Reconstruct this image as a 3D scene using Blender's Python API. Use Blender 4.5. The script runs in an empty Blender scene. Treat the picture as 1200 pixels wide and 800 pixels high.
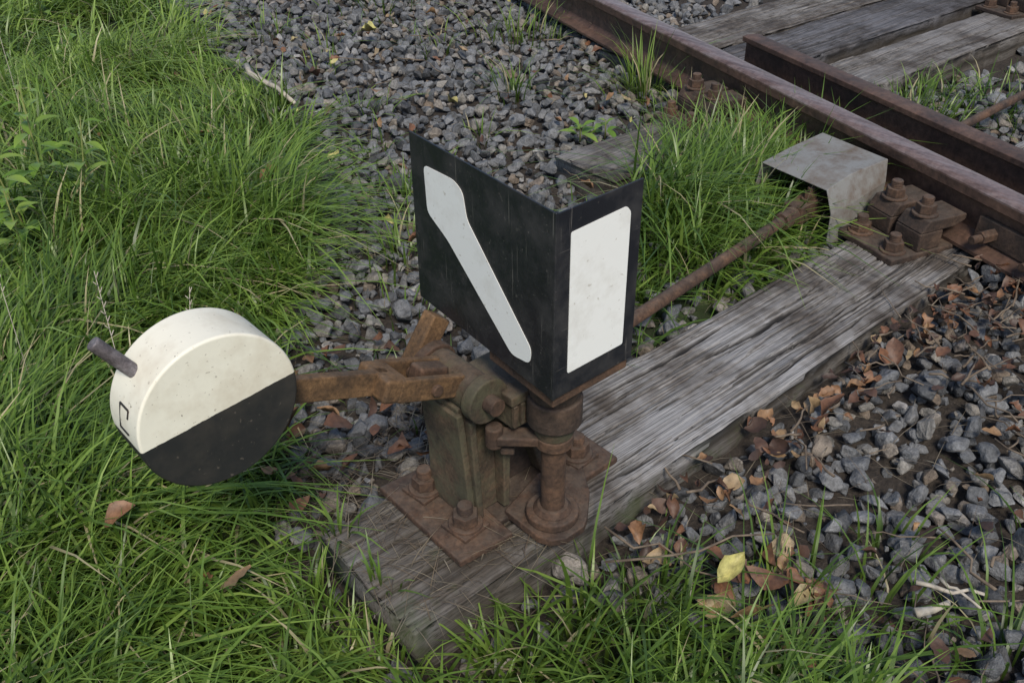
import bpy, bmesh, math, random
import numpy as np
from mathutils import Vector, Matrix
random.seed(7); rng=np.random.default_rng(11)
scene=bpy.context.scene
COL=scene.collection
# ---------------------------------------------------------------- noise
def _h(ix,iy,s):
    v=np.sin(ix*127.1+iy*311.7+s*74.7)*43758.5453
    return v-np.floor(v)
def vnoise(x,y,s=0):
    x=np.asarray(x,float); y=np.asarray(y,float)
    xi=np.floor(x); yi=np.floor(y); fx=x-xi; fy=y-yi
    fx=fx*fx*(3-2*fx); fy=fy*fy*(3-2*fy)
    a=_h(xi,yi,s); b=_h(xi+1,yi,s); c=_h(xi,yi+1,s); d=_h(xi+1,yi+1,s)
    return (a*(1-fx)+b*fx)*(1-fy)+(c*(1-fx)+d*fx)*fy
def fbm(x,y,o=3,s=0):
    r=0; a=.5; t=0
    for i in range(o):
        r=r+a*vnoise(x*2**i,y*2**i,s+i*13); t+=a; a*=.5
    return r/t
def sstep(e0,e1,x):
    t=np.clip((x-e0)/(e1-e0),0,1); return t*t*(3-2*t)
# ---------------------------------------------------------------- materials
def mat_new(name):
    m=bpy.data.materials.new(name); m.use_nodes=True
    nt=m.node_tree; b=nt.nodes['Principled BSDF']; return m,nt,b
def N(nt,t,**k):
    n=nt.nodes.new(t)
    for a,v in k.items(): setattr(n,a,v)
    return n
def noise(nt,scale,detail=6,rough=.6,vec=None):
    n=N(nt,'ShaderNodeTexNoise'); n.inputs['Scale'].default_value=scale
    n.inputs['Detail'].default_value=min(detail,4); n.inputs['Roughness'].default_value=rough
    if vec is not None: nt.links.new(vec,n.inputs['Vector'])
    return n
def ramp(nt,src,stops,interp='LINEAR'):
    r=N(nt,'ShaderNodeValToRGB'); r.color_ramp.interpolation=interp
    e=r.color_ramp.elements
    while len(e)<len(stops): e.new(.5)
    for i,(p,c) in enumerate(stops):
        e[i].position=p
        e[i].color=(c,c,c,1) if isinstance(c,(int,float)) else (*c,1)
    nt.links.new(src,r.inputs['Fac']); return r
def mixc(nt,fac,a,b,mode='MIX'):
    m=N(nt,'ShaderNodeMix',data_type='RGBA',blend_type=mode)
    for sock,v in ((m.inputs[0],fac),(m.inputs[6],a),(m.inputs[7],b)):
        if hasattr(v,'links'): nt.links.new(v,sock)
        elif isinstance(v,(int,float)): sock.default_value=v
        else: sock.default_value=(*v,1)
    return m.outputs[2]
def bump(nt,b,src,strength=.4,dist=.003):
    n=N(nt,'ShaderNodeBump'); n.inputs['Strength'].default_value=strength
    n.inputs['Distance'].default_value=dist
    nt.links.new(src,n.inputs['Height']); nt.links.new(n.outputs['Normal'],b.inputs['Normal'])
def objco(nt):
    return N(nt,'ShaderNodeTexCoord').outputs['Object']
def attr(nt,name):
    return N(nt,'ShaderNodeAttribute',attribute_name=name).outputs['Fac']

def m_rust(name,c1,c2,c3,scale=14,rough=.85,moss=0,dust=.3):
    m,nt,b=mat_new(name); co=objco(nt)
    n1=noise(nt,scale,8,.65,co); n2=noise(nt,scale*9,5,.7,co)
    r=ramp(nt,n1.outputs['Fac'],[(.3,c1),(.52,c2),(.72,c3)])
    r2=ramp(nt,n2.outputs['Fac'],[(.3,.5),(.7,1.3)])
    col=mixc(nt,1.0,r.outputs['Color'],r2.outputs['Color'],'MULTIPLY')
    g=N(nt,'ShaderNodeNewGeometry'); sp=N(nt,'ShaderNodeSeparateXYZ'); nt.links.new(g.outputs['Normal'],sp.inputs[0])
    n5=noise(nt,scale*3,5,.7,co)
    mu=N(nt,'ShaderNodeMath',operation='MULTIPLY'); nt.links.new(sp.outputs['Z'],mu.inputs[0]); nt.links.new(n5.outputs['Fac'],mu.inputs[1])
    fd=ramp(nt,mu.outputs[0],[(.3,0.),(.65,dust)])
    col=mixc(nt,fd.outputs['Color'],col,(.20,.165,.13))
    if moss:
        n3=noise(nt,scale*1.3,6,.7,co)
        f=ramp(nt,n3.outputs['Fac'],[(.44,0.0),(.62,moss)])
        col=mixc(nt,f.outputs['Color'],col,(.095,.095,.055))
    nt.links.new(col,b.inputs['Base Color'])
    b.inputs['Roughness'].default_value=rough
    b.inputs['Metallic'].default_value=.1
    bump(nt,b,n2.outputs['Fac'],.8,.002); return m
M_RUST=m_rust('rusty_steel',(.032,.021,.017),(.085,.048,.030),(.16,.085,.048))
M_RUSTD=m_rust('dark_rusty_steel',(.022,.017,.014),(.056,.036,.026),(.11,.068,.045))
M_ARM=m_rust('ochre_rusty_steel',(.055,.034,.02),(.14,.078,.036),(.23,.13,.06),scale=20)
M_CAST=m_rust('mossy_cast_iron',(.033,.025,.018),(.08,.054,.034),(.135,.085,.052),moss=.55)
M_RAIL=m_rust('rail_steel',(.04,.025,.02),(.095,.053,.037),(.15,.085,.057),scale=6,rough=.6,dust=.1)
def m_head():
    m,nt,b=mat_new('rail_head_steel'); co=objco(nt)
    mp=N(nt,'ShaderNodeMapping'); mp.inputs['Rotation'].default_value=(0,0,math.atan(.3012))
    mp.inputs['Scale'].default_value=(40,1.6,10); nt.links.new(co,mp.inputs['Vector'])
    n1=noise(nt,1.5,6,.6,mp.outputs['Vector']); n2=noise(nt,60,5,.7,co)
    r=ramp(nt,n1.outputs['Fac'],[(.3,(.15,.09,.07)),(.5,(.27,.185,.16)),(.7,(.34,.27,.25))])
    r2=ramp(nt,n2.outputs['Fac'],[(.3,.6),(.65,1.1)])
    nt.links.new(mixc(nt,1.,r.outputs['Color'],r2.outputs['Color'],'MULTIPLY'),b.inputs['Base Color'])
    b.inputs['Roughness'].default_value=.38; b.inputs['Metallic'].default_value=.4
    bump(nt,b,n2.outputs['Fac'],.3,.001); return m
M_HEAD=m_head()
def m_paint(name,base,dirt,rough=.4,lo=.55,hi=.75,speck=True,scale=18,amt=.7,scratch=None):
    m,nt,b=mat_new(name); co=objco(nt)
    n1=noise(nt,scale,8,.7,co); n2=noise(nt,170,3,.6,co)
    f=ramp(nt,n1.outputs['Fac'],[(lo,0.),(hi,amt)])
    col=mixc(nt,f.outputs['Color'],base,dirt)
    if speck:
        n4=noise(nt,110,2,.5,co)
        f2=ramp(nt,n4.outputs['Fac'],[(.68,0.),(.74,.65)])
        col=mixc(nt,f2.outputs['Color'],col,dirt)
    if scratch:
        for rot,sc in (((.7,.5,0),(260,260,9)),((-.5,.9,.4),(10,300,300))):
            mp=N(nt,'ShaderNodeMapping'); mp.inputs['Rotation'].default_value=rot; mp.inputs['Scale'].default_value=sc
            nt.links.new(co,mp.inputs['Vector']); n7=noise(nt,1.,2,.5,mp.outputs['Vector'])
            f7=ramp(nt,n7.outputs['Fac'],[(.69,0.),(.75,.8)]); col=mixc(nt,f7.outputs['Color'],col,scratch)
    nt.links.new(col,b.inputs['Base Color'])
    rr=ramp(nt,n1.outputs['Fac'],[(.3,rough),(.7,min(1,rough+.3))])
    nt.links.new(rr.outputs['Color'],b.inputs['Roughness'])
    bump(nt,b,n2.outputs['Fac'],.12,.001); return m
M_BLACK=m_paint('black_paint',(.012,.013,.017),(.09,.08,.072),.33,.44,.82,amt=.4,scratch=(.12,.11,.10))
M_WHITE=m_paint('white_reflective_sheet',(.80,.79,.75),(.46,.42,.35),.65,.5,.9,amt=.55)
M_MARK=m_paint('black_marking_paint',(.02,.02,.02),(.1,.06,.04),.6)
def m_weight():
    m,nt,b=mat_new('two_tone_weight_paint'); co=objco(nt)
    sp=N(nt,'ShaderNodeSeparateXYZ'); nt.links.new(co,sp.inputs[0])
    n0=noise(nt,60,4,.7,co)
    ma=N(nt,'ShaderNodeMath',operation='MULTIPLY_ADD'); ma.inputs[1].default_value=-.09; nt.links.new(sp.outputs['X'],ma.inputs[0]); nt.links.new(sp.outputs['Z'],ma.inputs[2])
    mb=N(nt,'ShaderNodeMath',operation='MULTIPLY_ADD'); mb.inputs[1].default_value=.003; nt.links.new(n0.outputs['Fac'],mb.inputs[0]); nt.links.new(ma.outputs[0],mb.inputs[2])
    gt=N(nt,'ShaderNodeMath',operation='GREATER_THAN'); gt.inputs[1].default_value=.003; nt.links.new(mb.outputs[0],gt.inputs[0])
    n1=noise(nt,14,8,.7,co); n2=noise(nt,80,3,.6,co)
    d=ramp(nt,n1.outputs['Fac'],[(.42,0.),(.75,.6)])
    w=mixc(nt,d.outputs['Color'],(.80,.76,.63),(.50,.42,.30))
    s=ramp(nt,n2.outputs['Fac'],[(.69,0.),(.72,.8)])
    w=mixc(nt,s.outputs['Color'],w,(.10,.06,.035))
    n6=noise(nt,210,2,.5,co); s6=ramp(nt,n6.outputs['Fac'],[(.68,0.),(.74,.45)])
    w=mixc(nt,s6.outputs['Color'],w,(.2,.15,.1))
    k=mixc(nt,d.outputs['Color'],(.017,.017,.017),(.06,.05,.04))
    n3=noise(nt,140,2,.5,co); s2=ramp(nt,n3.outputs['Fac'],[(.68,0.),(.74,.6)])
    k=mixc(nt,s2.outputs['Color'],k,(.12,.10,.08))
    nt.links.new(mixc(nt,gt.outputs[0],k,w),b.inputs['Base Color'])
    b.inputs['Roughness'].default_value=.6
    bump(nt,b,n1.outputs['Fac'],.5,.002); return m
M_WEIGHT=m_weight()
M_SHEET=m_paint('weathered_galvanised_sheet',(.22,.215,.20),(.11,.075,.05),.5,.42,.70,amt=.85)
M_STEEL=m_rust('worn_handle_steel',(.05,.04,.04),(.13,.11,.115),(.26,.24,.25),scale=30,rough=.45,dust=0)
def m_wood(name,tint,moss):
    m,nt,b=mat_new(name); co=objco(nt)
    mp=N(nt,'ShaderNodeMapping'); mp.inputs['Scale'].default_value=(1.3,95,40); nt.links.new(co,mp.inputs['Vector'])
    n1=noise(nt,1.6,8,.7,mp.outputs['Vector']); n1.inputs['Distortion'].default_value=.25
    mp2=N(nt,'ShaderNodeMapping'); mp2.inputs['Scale'].default_value=(3.0,330,150); nt.links.new(co,mp2.inputs['Vector'])
    n1b=noise(nt,1.5,4,.75,mp2.outputs['Vector'])
    n2=noise(nt,5.0,6,.7,co)
    r=ramp(nt,n1.outputs['Fac'],[(.30,tuple(.3*t for t in tint)),(.42,tuple(.8*t for t in tint)),(.6,tint),(.75,tuple(1.35*t for t in tint))])
    r1b=ramp(nt,n1b.outputs['Fac'],[(.38,.20),(.47,.85),(.65,1.25)])
    col=mixc(nt,1.,r.outputs['Color'],r1b.outputs['Color'],'MULTIPLY')
    r2=ramp(nt,n2.outputs['Fac'],[(.38,(.36,.31,.27)),(.49,(.78,.75,.72)),(.60,(1.15,1.15,1.16))])
    col=mixc(nt,1.,col,r2.outputs['Color'],'MULTIPLY')
    ck=attr(nt,'crack'); col=mixc(nt,ck,col,(.008,.007,.007))
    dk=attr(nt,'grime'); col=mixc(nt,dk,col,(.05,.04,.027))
    if moss:
        n3=noise(nt,9,6,.7,co); f=ramp(nt,n3.outputs['Fac'],[(.52,0.),(.66,.9)])
        mm=N(nt,'ShaderNodeMath',operation='MULTIPLY'); nt.links.new(f.outputs['Color'],mm.inputs[0]); nt.links.new(dk,mm.inputs[1])
        col=mixc(nt,mm.outputs[0],col,(.05,.075,.015))
    nt.links.new(col,b.inputs['Base Color']); b.inputs['Roughness'].default_value=.8
    bump(nt,b,n1b.outputs['Fac'],.7,.003); return m
M_WOOD=m_wood('weathered_oak',(.305,.295,.285),True)
M_WOOD3=m_wood('weathered_oak_dull',(.22,.205,.19),False)
M_WOOD2=m_wood('weathered_oak_dark',(.13,.125,.13),False)
def m_gravel():
    m,nt,b=mat_new('crushed_stone'); co=objco(nt); a=attr(nt,'rnd')
    r=ramp(nt,a,[(0,(.055,.056,.058)),(.2,(.105,.109,.114)),(.45,(.175,.178,.182)),(.66,(.13,.13,.13)),(.79,(.22,.205,.18)),(.89,(.155,.115,.08)),(.955,(.30,.295,.285)),(1,(.36,.27,.16))])
    n1=noise(nt,45,6,.7,co); n2=noise(nt,240,3,.7,co)
    r1=ramp(nt,n1.outputs['Fac'],[(.3,.5),(.7,1.45)])
    r2=ramp(nt,n2.outputs['Fac'],[(.3,.7),(.7,1.25)])
    col=mixc(nt,1.,r.outputs['Color'],r1.outputs['Color'],'MULTIPLY')
    col=mixc(nt,1.,col,r2.outputs['Color'],'MULTIPLY')
    nt.links.new(col,b.inputs['Base Color']); b.inputs['Roughness'].default_value=.7
    bump(nt,b,n1.outputs['Fac'],1.,.009); return m
M_GRAVEL=m_gravel()
def m_grass(name,dark,mid,light,dry):
    m,nt,b=mat_new(name); a=attr(nt,'rnd'); t=attr(nt,'tt')
    r=ramp(nt,a,[(0,dark),(.4,mid),(.85,light),(.93,light),(.97,dry)])
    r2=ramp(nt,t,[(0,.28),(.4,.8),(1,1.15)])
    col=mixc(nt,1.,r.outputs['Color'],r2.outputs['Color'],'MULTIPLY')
    nt.links.new(col,b.inputs['Base Color']); b.inputs['Roughness'].default_value=.38
    tr=N(nt,'ShaderNodeBsdfTranslucent'); nt.links.new(col,tr.inputs['Color'])
    mx=N(nt,'ShaderNodeMixShader'); mx.inputs[0].default_value=.3
    out=nt.nodes['Material Output']
    nt.links.new(b.outputs[0],mx.inputs[1]); nt.links.new(tr.outputs[0],mx.inputs[2]); nt.links.new(mx.outputs[0],out.inputs['Surface'])
    return m
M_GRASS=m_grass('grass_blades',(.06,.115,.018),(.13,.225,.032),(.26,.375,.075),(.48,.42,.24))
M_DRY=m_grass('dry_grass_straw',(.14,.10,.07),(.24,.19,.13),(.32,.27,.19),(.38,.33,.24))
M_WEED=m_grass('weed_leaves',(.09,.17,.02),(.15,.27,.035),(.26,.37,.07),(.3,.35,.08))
def m_leaf():
    m,nt,b=mat_new('autumn_leaf'); a=attr(nt,'rnd'); co=objco(nt)
    r=ramp(nt,a,[(0,(.05,.03,.022)),(.3,(.12,.06,.036)),(.5,(.20,.092,.046)),(.68,(.28,.165,.08)),(.82,(.36,.28,.16)),(.93,(.44,.40,.13)),(1,(.52,.48,.18))])
    n=noise(nt,70,5,.7,co); rr=ramp(nt,n.outputs['Fac'],[(.3,.5),(.7,1.2)])
    nt.links.new(mixc(nt,1.,r.outputs['Color'],rr.outputs['Color'],'MULTIPLY'),b.inputs['Base Color'])
    b.inputs['Roughness'].default_value=.55; bump(nt,b,n.outputs['Fac'],.5,.002); return m
M_LEAF=m_leaf()
def m_simple(name,c1,c2,scale=40,rough=.8):
    m,nt,b=mat_new(name); co=objco(nt); n=noise(nt,scale,6,.7,co)
    r=ramp(nt,n.outputs['Fac'],[(.3,c1),(.7,c2)]); nt.links.new(r.outputs['Color'],b.inputs['Base Color'])
    b.inputs['Roughness'].default_value=rough; bump(nt,b,n.outputs['Fac'],.5,.002); return m
M_TWIG=m_simple('twig_bark',(.07,.05,.035),(.22,.17,.12))
M_PALE=m_simple('bleached_wood',(.32,.28,.22),(.52,.47,.39),60)
M_STEM=m_simple('plant_stem',(.1,.14,.03),(.2,.2,.06))
def m_ground():
    m,nt,b=mat_new('ground_soil_and_turf'); co=objco(nt); g=attr(nt,'grassy')
    n1=noise(nt,7,8,.7,co); n2=noise(nt,90,6,.7,co)
    s=ramp(nt,n2.outputs['Fac'],[(.3,(.018,.014,.011)),(.6,(.05,.039,.03)),(.75,(.09,.075,.06))])
    t=ramp(nt,n1.outputs['Fac'],[(.3,(.018,.03,.008)),(.7,(.045,.07,.018))])
    nt.links.new(mixc(nt,g,s.outputs['Color'],t.outputs['Color']),b.inputs['Base Color'])
    b.inputs['Roughness'].default_value=.95; bump(nt,b,n2.outputs['Fac'],1.,.01); return m
M_GROUND=m_ground()
# ---------------------------------------------------------------- mesh helpers
def link(o,parent=None):
    COL.objects.link(o)
    if parent: o.parent=parent
    return o
def empty(name,loc=(0,0,0)):
    e=bpy.data.objects.new(name,None); e.empty_display_size=.05; e.location=loc; COL.objects.link(e); return e
def np_mesh(name,V,F,mat,attrs=None,smooth=False,parent=None):
    me=bpy.data.meshes.new(name); n=len(V); k=F.shape[1]
    me.vertices.add(n); me.vertices.foreach_set('co',np.ascontiguousarray(V,dtype=np.float32).ravel())
    me.loops.add(F.size); me.loops.foreach_set('vertex_index',F.astype(np.int32).ravel())
    me.polygons.add(len(F)); me.polygons.foreach_set('loop_start',(np.arange(len(F))*k).astype(np.int32))
    try: me.polygons.foreach_set('loop_total',np.full(len(F),k,dtype=np.int32))
    except Exception: pass
    me.polygons.foreach_set('use_smooth',np.full(len(F),smooth,dtype=bool))
    me.update(calc_edges=True)
    for an,v in (attrs or {}).items():
        a=me.attributes.new(an,'FLOAT','POINT'); a.data.foreach_set('value',np.ascontiguousarray(v,dtype=np.float32))
    me.materials.append(mat); me.validate()
    return link(bpy.data.objects.new(name,me),parent)
def bm_obj(name,bm,mat,parent=None,bev=.0015,smooth=True,seg=2):
    bmesh.ops.recalc_face_normals(bm,faces=bm.faces)
    me=bpy.data.meshes.new(name); bm.to_mesh(me); bm.free()
    if smooth:
        for p in me.polygons: p.use_smooth=True
    me.materials.append(mat)
    o=link(bpy.data.objects.new(name,me),parent)
    if bev:
        md=o.modifiers.new('bevel','BEVEL'); md.width=bev; md.segments=seg; md.limit_method='ANGLE'; md.angle_limit=math.radians(35); md.harden_normals=True
    return o
def prism(name,pts,org,ex,ey,ez,th,mat,parent=None,bev=.0015):
    bm=bmesh.new(); org=Vector(org); ex=Vector(ex).normalized(); ey=Vector(ey).normalized(); ez=Vector(ez).normalized()
    lo=[bm.verts.new(org+ex*x+ey*y) for x,y in pts]; hi=[bm.verts.new(org+ex*x+ey*y+ez*th) for x,y in pts]
    bm.faces.new(lo); bm.faces.new(hi[::-1]); n=len(pts)
    for i in range(n): bm.faces.new((lo[i],hi[i],hi[(i+1)%n],lo[(i+1)%n]))
    return bm_obj(name,bm,mat,parent,bev,smooth=bev>0)
def box(name,lo,hi,mat,parent=None,bev=.0015):
    x0,y0,z0=lo; x1,y1,z1=hi
    return prism(name,[(0,0),(x1-x0,0),(x1-x0,y1-y0),(0,y1-y0)],lo,(1,0,0),(0,1,0),(0,0,1),z1-z0,mat,parent,bev)
def bar(name,p0,p1,w,h,mat,parent=None,bev=.002,up=(0,0,1)):
    p0=Vector(p0);p1=Vector(p1); d=(p1-p0); L=d.length; d.normalize()
    s=d.cross(Vector(up)).normalized(); u=s.cross(d).normalized()
    return prism(name,[(-w/2,-h/2),(w/2,-h/2),(w/2,h/2),(-w/2,h/2)],p0,s,u,d,L,mat,parent,bev)
def cyl(name,p0,p1,r,mat,parent=None,r2=None,seg=28,bev=.0015):
    p0=Vector(p0);p1=Vector(p1); d=p1-p0; L=d.length
    bm=bmesh.new(); bmesh.ops.create_cone(bm,cap_ends=True,segments=seg,radius1=r,radius2=r if r2 is None else r2,depth=L)
    q=d.to_track_quat('Z','Y').to_matrix().to_4x4()
    bmesh.ops.transform(bm,matrix=Matrix.Translation((p0+p1)/2)@q,verts=bm.verts)
    return bm_obj(name,bm,mat,parent,bev)
def loft(name,sections,mat,parent=None,bev=.002):
    bm=bmesh.new(); rings=[[bm.verts.new(p) for p in s] for s in sections]; n=len(rings[0])
    bm.faces.new(rings[0][::-1]); bm.faces.new(rings[-1])
    for a,b in zip(rings,rings[1:]):
        for i in range(n): bm.faces.new((a[i],a[(i+1)%n],b[(i+1)%n],b[i]))
    return bm_obj(name,bm,mat,parent,bev)
def bolt(name,p,parent,mat=M_RUST,s=1.,rot=None,washer=True):
    x,y,z=p; rot=random.random()*1.5 if rot is None else rot
    bm=bmesh.new()
    def add(r,z0,z1,seg,a,top=.96):
        g=bmesh.ops.create_cone(bm,cap_ends=True,segments=seg,radius1=r,radius2=r*top,depth=z1-z0)
        bmesh.ops.transform(bm,matrix=Matrix.Translation((x,y,(z0+z1)/2))@Matrix.Rotation(a,4,'Z'),verts=g['verts'])
    if washer: add(.026*s,z,z+.004*s,24,0)
    add(.0205*s,z+.0045*s,z+.022*s,6,rot)
    z1=z+.0225*s
    for k in range(4): add(.0122*s,z1+k*.0036*s,z1+(k+1)*.0036*s,16,0,.86)
    return bm_obj(name,bm,mat,parent,.0012*s)
# ---------------------------------------------------------------- layout masks
GP=[(1.1,4.6),(.99,3.85),(.73,2.13),(.47,1.45),(.18,1.10),(-.03,.86),(-.17,.64),(-.26,.47),(-.31,.30),(-.34,.1),(-.32,-.07),(-.165,-.10),(.014,-.12),(.05,-.19),(.07,-.367),(.12,-.45),(.2,-2),(.2,-30),(-60,-30),(-60,60),(1.4,60)]
GP2=[(.3,.31),(.6,.29),(1.17,.27),(1.19,.48),(1.42,.52),(1.46,.8),(1.08,.80),(.85,.66),(.5,.50)]
def pip(x,y,P):
    ins=np.zeros(x.shape,bool); n=len(P)
    for i in range(n):
        x1,y1=P[i]; x2,y2=P[(i+1)%n]
        c=((y1>y)!=(y2>y))&(x<(x2-x1)*(y-y1)/((y2-y1) if y2!=y1 else 1e-9)+x1); ins^=c
    return ins
RS=.3012
def rail_a(b): return 1.371+(b+.083)*RS
def gz(x,y):
    r=(fbm(x*1.7+9,y*1.7+4,3,5)-.5)*.05-.004
    dr=np.abs(x-(1.371+(y+.083)*RS))
    fr=np.exp(-((x+.15)/.35)**2-((y+.1)/.25)**2)
    return r+np.exp(-(dr/.35)**2)*.03-fr*.03
SLP=[]
def in_sleeper(x,y,mg=0.):
    r=np.zeros(x.shape,bool)
    for a0,a1,b0,b1,sk in SLP:
        yy=y-(x-a0)*sk
        r|=(x>a0-mg)&(x<a1+mg)&(yy>b0-mg)&(yy<b1+mg)
    return r
# ---------------------------------------------------------------- ground
def axis(lo,hi,step,far):
    c=np.arange(lo,hi+1e-6,step); g=[]; d=step; p=hi
    while p<far: d*=1.35; p+=d; g.append(p)
    g2=[]; d=step; p=lo
    while p>-far: d*=1.35; p-=d; g2.append(p)
    return np.concatenate([np.array(g2[::-1]),c,np.array(g)])
xs=axis(-2,4.5,.035,400); ys=axis(-2,6,.035,400)
X,Y=np.meshgrid(xs,ys,indexing='ij')
near=np.exp(-((np.maximum(np.abs(X-1)-4,0))**2+(np.maximum(np.abs(Y-2)-5,0))**2)/6)
Z=gz(X,Y)*near + (fbm(X*25,Y*25,2,8)-.5)*.012*near
V=np.stack([X,Y,Z],-1).reshape(-1,3); nx,ny=X.shape
I=np.arange(nx*ny).reshape(nx,ny)
F=np.stack([I[:-1,:-1],I[1:,:-1],I[1:,1:],I[:-1,1:]],-1).reshape(-1,4)
jx=X+(fbm(X*6,Y*6,2,1)-.5)*.15; jy=Y+(fbm(X*6,Y*6,2,2)-.5)*.15
G=(pip(jx,jy,GP)|pip(jx,jy,GP2)|(X>6)).astype(float).ravel()
np_mesh('ground',V,F,M_GROUND,{'grassy':G},smooth=True)
# ---------------------------------------------------------------- sleepers
def sleeper(name,a0,a1,b0,b1,zt,dep,mat,skew=0.,dx=.006,dc=.0028,seed=0,grime_end=None,ncr=60,knots=()):
    rr=np.random.default_rng(500+seed)
    w=b1-b0; na=int((a1-a0)/dx)+1; A=np.linspace(a0,a1,na)
    side=np.linspace(-dep,-.006,12); ns=12; top=np.linspace(.006,w-.006,int(w/dc))
    cb=np.concatenate([np.zeros(ns),[.002],top,[w-.002],np.full(ns,w)])
    cz=np.concatenate([side,[-.002],np.zeros(len(top)),[-.002],side[::-1]])
    nb=np.concatenate([-np.ones(ns),[-.7],np.zeros(len(top)),[.7],np.ones(ns)])
    nz=np.concatenate([np.zeros(ns),[.7],np.ones(len(top)),[.7],np.zeros(ns)])
    arc=np.concatenate([[0],np.cumsum(np.hypot(np.diff(cb),np.diff(cz)))])
    AA,C=np.meshgrid(A,arc,indexing='ij'); CB=np.broadcast_to(cb,AA.shape); CZ=np.broadcast_to(cz,AA.shape)
    c=C+(fbm(AA*2.0,C*5,3,seed)-.5)*.018
    for ka,kb in knots:
        kc=dep+kb; e=np.exp(-((AA-ka)/.07)**2-((C-kc)/.03)**2); c=c-e*np.sign(C-kc)*.013
    ck=np.zeros_like(AA); lo=max(a0,-.4); hi=min(a1,2.9)
    for i in range(ncr):
        big=i<ncr*.2
        cc=rr.uniform(.01,arc[-1]-.01); L=rr.uniform(.2,.8) if big else rr.uniform(.08,.5)
        s=rr.uniform(lo-.1,hi-.1); wd_=rr.uniform(.0030,.0062) if big else rr.uniform(.0016,.0026)
        i0,i1=np.searchsorted(A,[s,s+L])
        if i1-i0<4: continue
        t=(A[i0:i1]-s)/L; path=cc+(fbm(A[i0:i1]*7,np.full(i1-i0,cc*91.),3,seed+i)-.5)*.014+rr.uniform(-.008,.008)*t
        ww=wd_*np.sin(np.pi*np.clip(t,0,1))**.6*(.4+1.2*fbm(A[i0:i1]*30,np.full(i1-i0,cc*17.),2,i))
        dd=np.abs(c[i0:i1]-path[:,None])
        ck[i0:i1]=np.maximum(ck[i0:i1],(1-sstep(.3,1.2,dd/(ww[:,None]+1e-5)))*(1. if big else .8))
    gr=fbm(AA*2.5,c*190,2,seed+5)-.5; gr2=fbm(AA*1.6,c*70,2,seed+6)-.5
    D=-ck*.009+gr*.0028+gr2*.004+(fbm(AA*3,C*8,2,seed+30)-.5)*.008
    edge=np.minimum(np.abs(CB),np.abs(w-CB)); D=D-np.exp(-(edge/.014))*.008*fbm(AA*10,C*10,3,seed+40)*1.8
    BB=CB+np.broadcast_to(nb,AA.shape)*D+b0; ZZ=zt+CZ+np.broadcast_to(nz,AA.shape)*D
    endw=(fbm(C*30,C*4,2,seed+50)-.5)*.02
    AX=AA+np.where(np.abs(AA-a0)<1e-6,endw,0)
    BB=BB+(AX-a0)*skew
    V=np.stack([AX,BB,ZZ],-1).reshape(-1,3); nb_=AA.shape[1]; I=np.arange(AA.size).reshape(AA.shape)
    F=np.stack([I[:-1,:-1],I[:-1,1:],I[1:,1:],I[1:,:-1]],-1).reshape(-1,4)
    h=nb_//2; caps=[]
    for row,fl in ((0,1),(na-1,0)):
        for i in range(h-1):
            q=[I[row,i],I[row,i+1],I[row,nb_-2-i],I[row,nb_-1-i]]
            if len(set(q))==4: caps.append(q if not fl else q[::-1])
    F=np.concatenate([F,np.array(caps)])
    grime=np.clip(1-sstep(grime_end,grime_end+.40,AA+ (fbm(AA*6,C*9,2,77)-.5)*.3),0,1)*.5 if grime_end is not None else np.zeros_like(AA)
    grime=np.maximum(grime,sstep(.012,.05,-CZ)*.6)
    np_mesh(name,V,F,mat,{'crack':ck.ravel(),'grime':grime.ravel()},smooth=True)
    SLP.append((a0,a1,b0,b1,skew))
sleeper('wooden_sleeper',-.295,3.95,-.03,.237,.08,.13,M_WOOD,seed=2,grime_end=-.16,dx=.007,dc=.0017,ncr=420,knots=((.55,.13),(.78,.09),(1.0,.17)))
sleeper('wooden_sleeper',1.03,3.95,.835,1.085,.08,.13,M_WOOD3,skew=-.05,dx=.01,dc=.003,seed=5,ncr=120)
sleeper('wooden_sleeper',1.78,3.95,1.10,1.38,.095,.13,M_WOOD2,skew=-.05,dx=.01,dc=.003,seed=8,ncr=90)
sleeper('wooden_sleeper',1.84,3.95,1.41,1.70,.085,.13,M_WOOD3,skew=-.05,dx=.01,dc=.003,seed=12,ncr=90)
for i,b in enumerate((-.72,-1.42,-2.12,2.6,3.35,4.1)):
    sleeper('wooden_sleeper',rail_a(b)-(.45 if b<0 else -.02),rail_a(b)+2.6,b,b+.26,.08,.13,M_WOOD3,dx=.03,dc=.01,seed=20+i,ncr=0)
# ---------------------------------------------------------------- rails
d=Vector((RS,1,0)).normalized(); nrm=Vector((1,-RS,0)).normalized()
def rail(name,p,L0,L1,zb=.094,scale=1.):
    e=empty(name)
    org=Vector((p[0],p[1],zb))-d*L0
    body=[(-.0625,0),(.0625,0),(.0625,.008),(.03,.018),(.010,.032),(.008,.06),(.010,.098),(.030,.108),(.0335,.112),(.0335,.1325),(-.0335,.1325),(-.0335,.112),(-.030,.108),(-.010,.098),(-.008,.06),(-.010,.032),(-.03,.018),(-.0625,.008)]
    head=[(-.0335,.1326),(.0335,.1326),(.0335,.137),(.030,.1415),(.023,.1447),(.012,.146),(-.012,.146),(-.023,.1447),(-.030,.1415),(-.0335,.137)]
    prism('rail_web_and_foot',body,org,nrm,(0,0,1),d,L0+L1,M_RAIL,e,0)
    prism('rail_head',head,org,nrm,(0,0,1),d,L0+L1,M_HEAD,e,0)
    return e
rail('rail',(rail_a(0),0),12,25)
rail('rail',(rail_a(0)+1.93,0),12,25)
ce=Vector((1.961,1.114,.10))
prism('check_rail',[(-.016,0),(.03,0),(.045,.0),(.045,.012),(.018,.02),(.018,.105),(.03,.112),(.03,.132),(-.018,.136),(-.034,.132),(-.034,.116),(-.016,.108)],ce,nrm,(0,0,1),-d,9,M_RAIL,None,.002)
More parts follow.
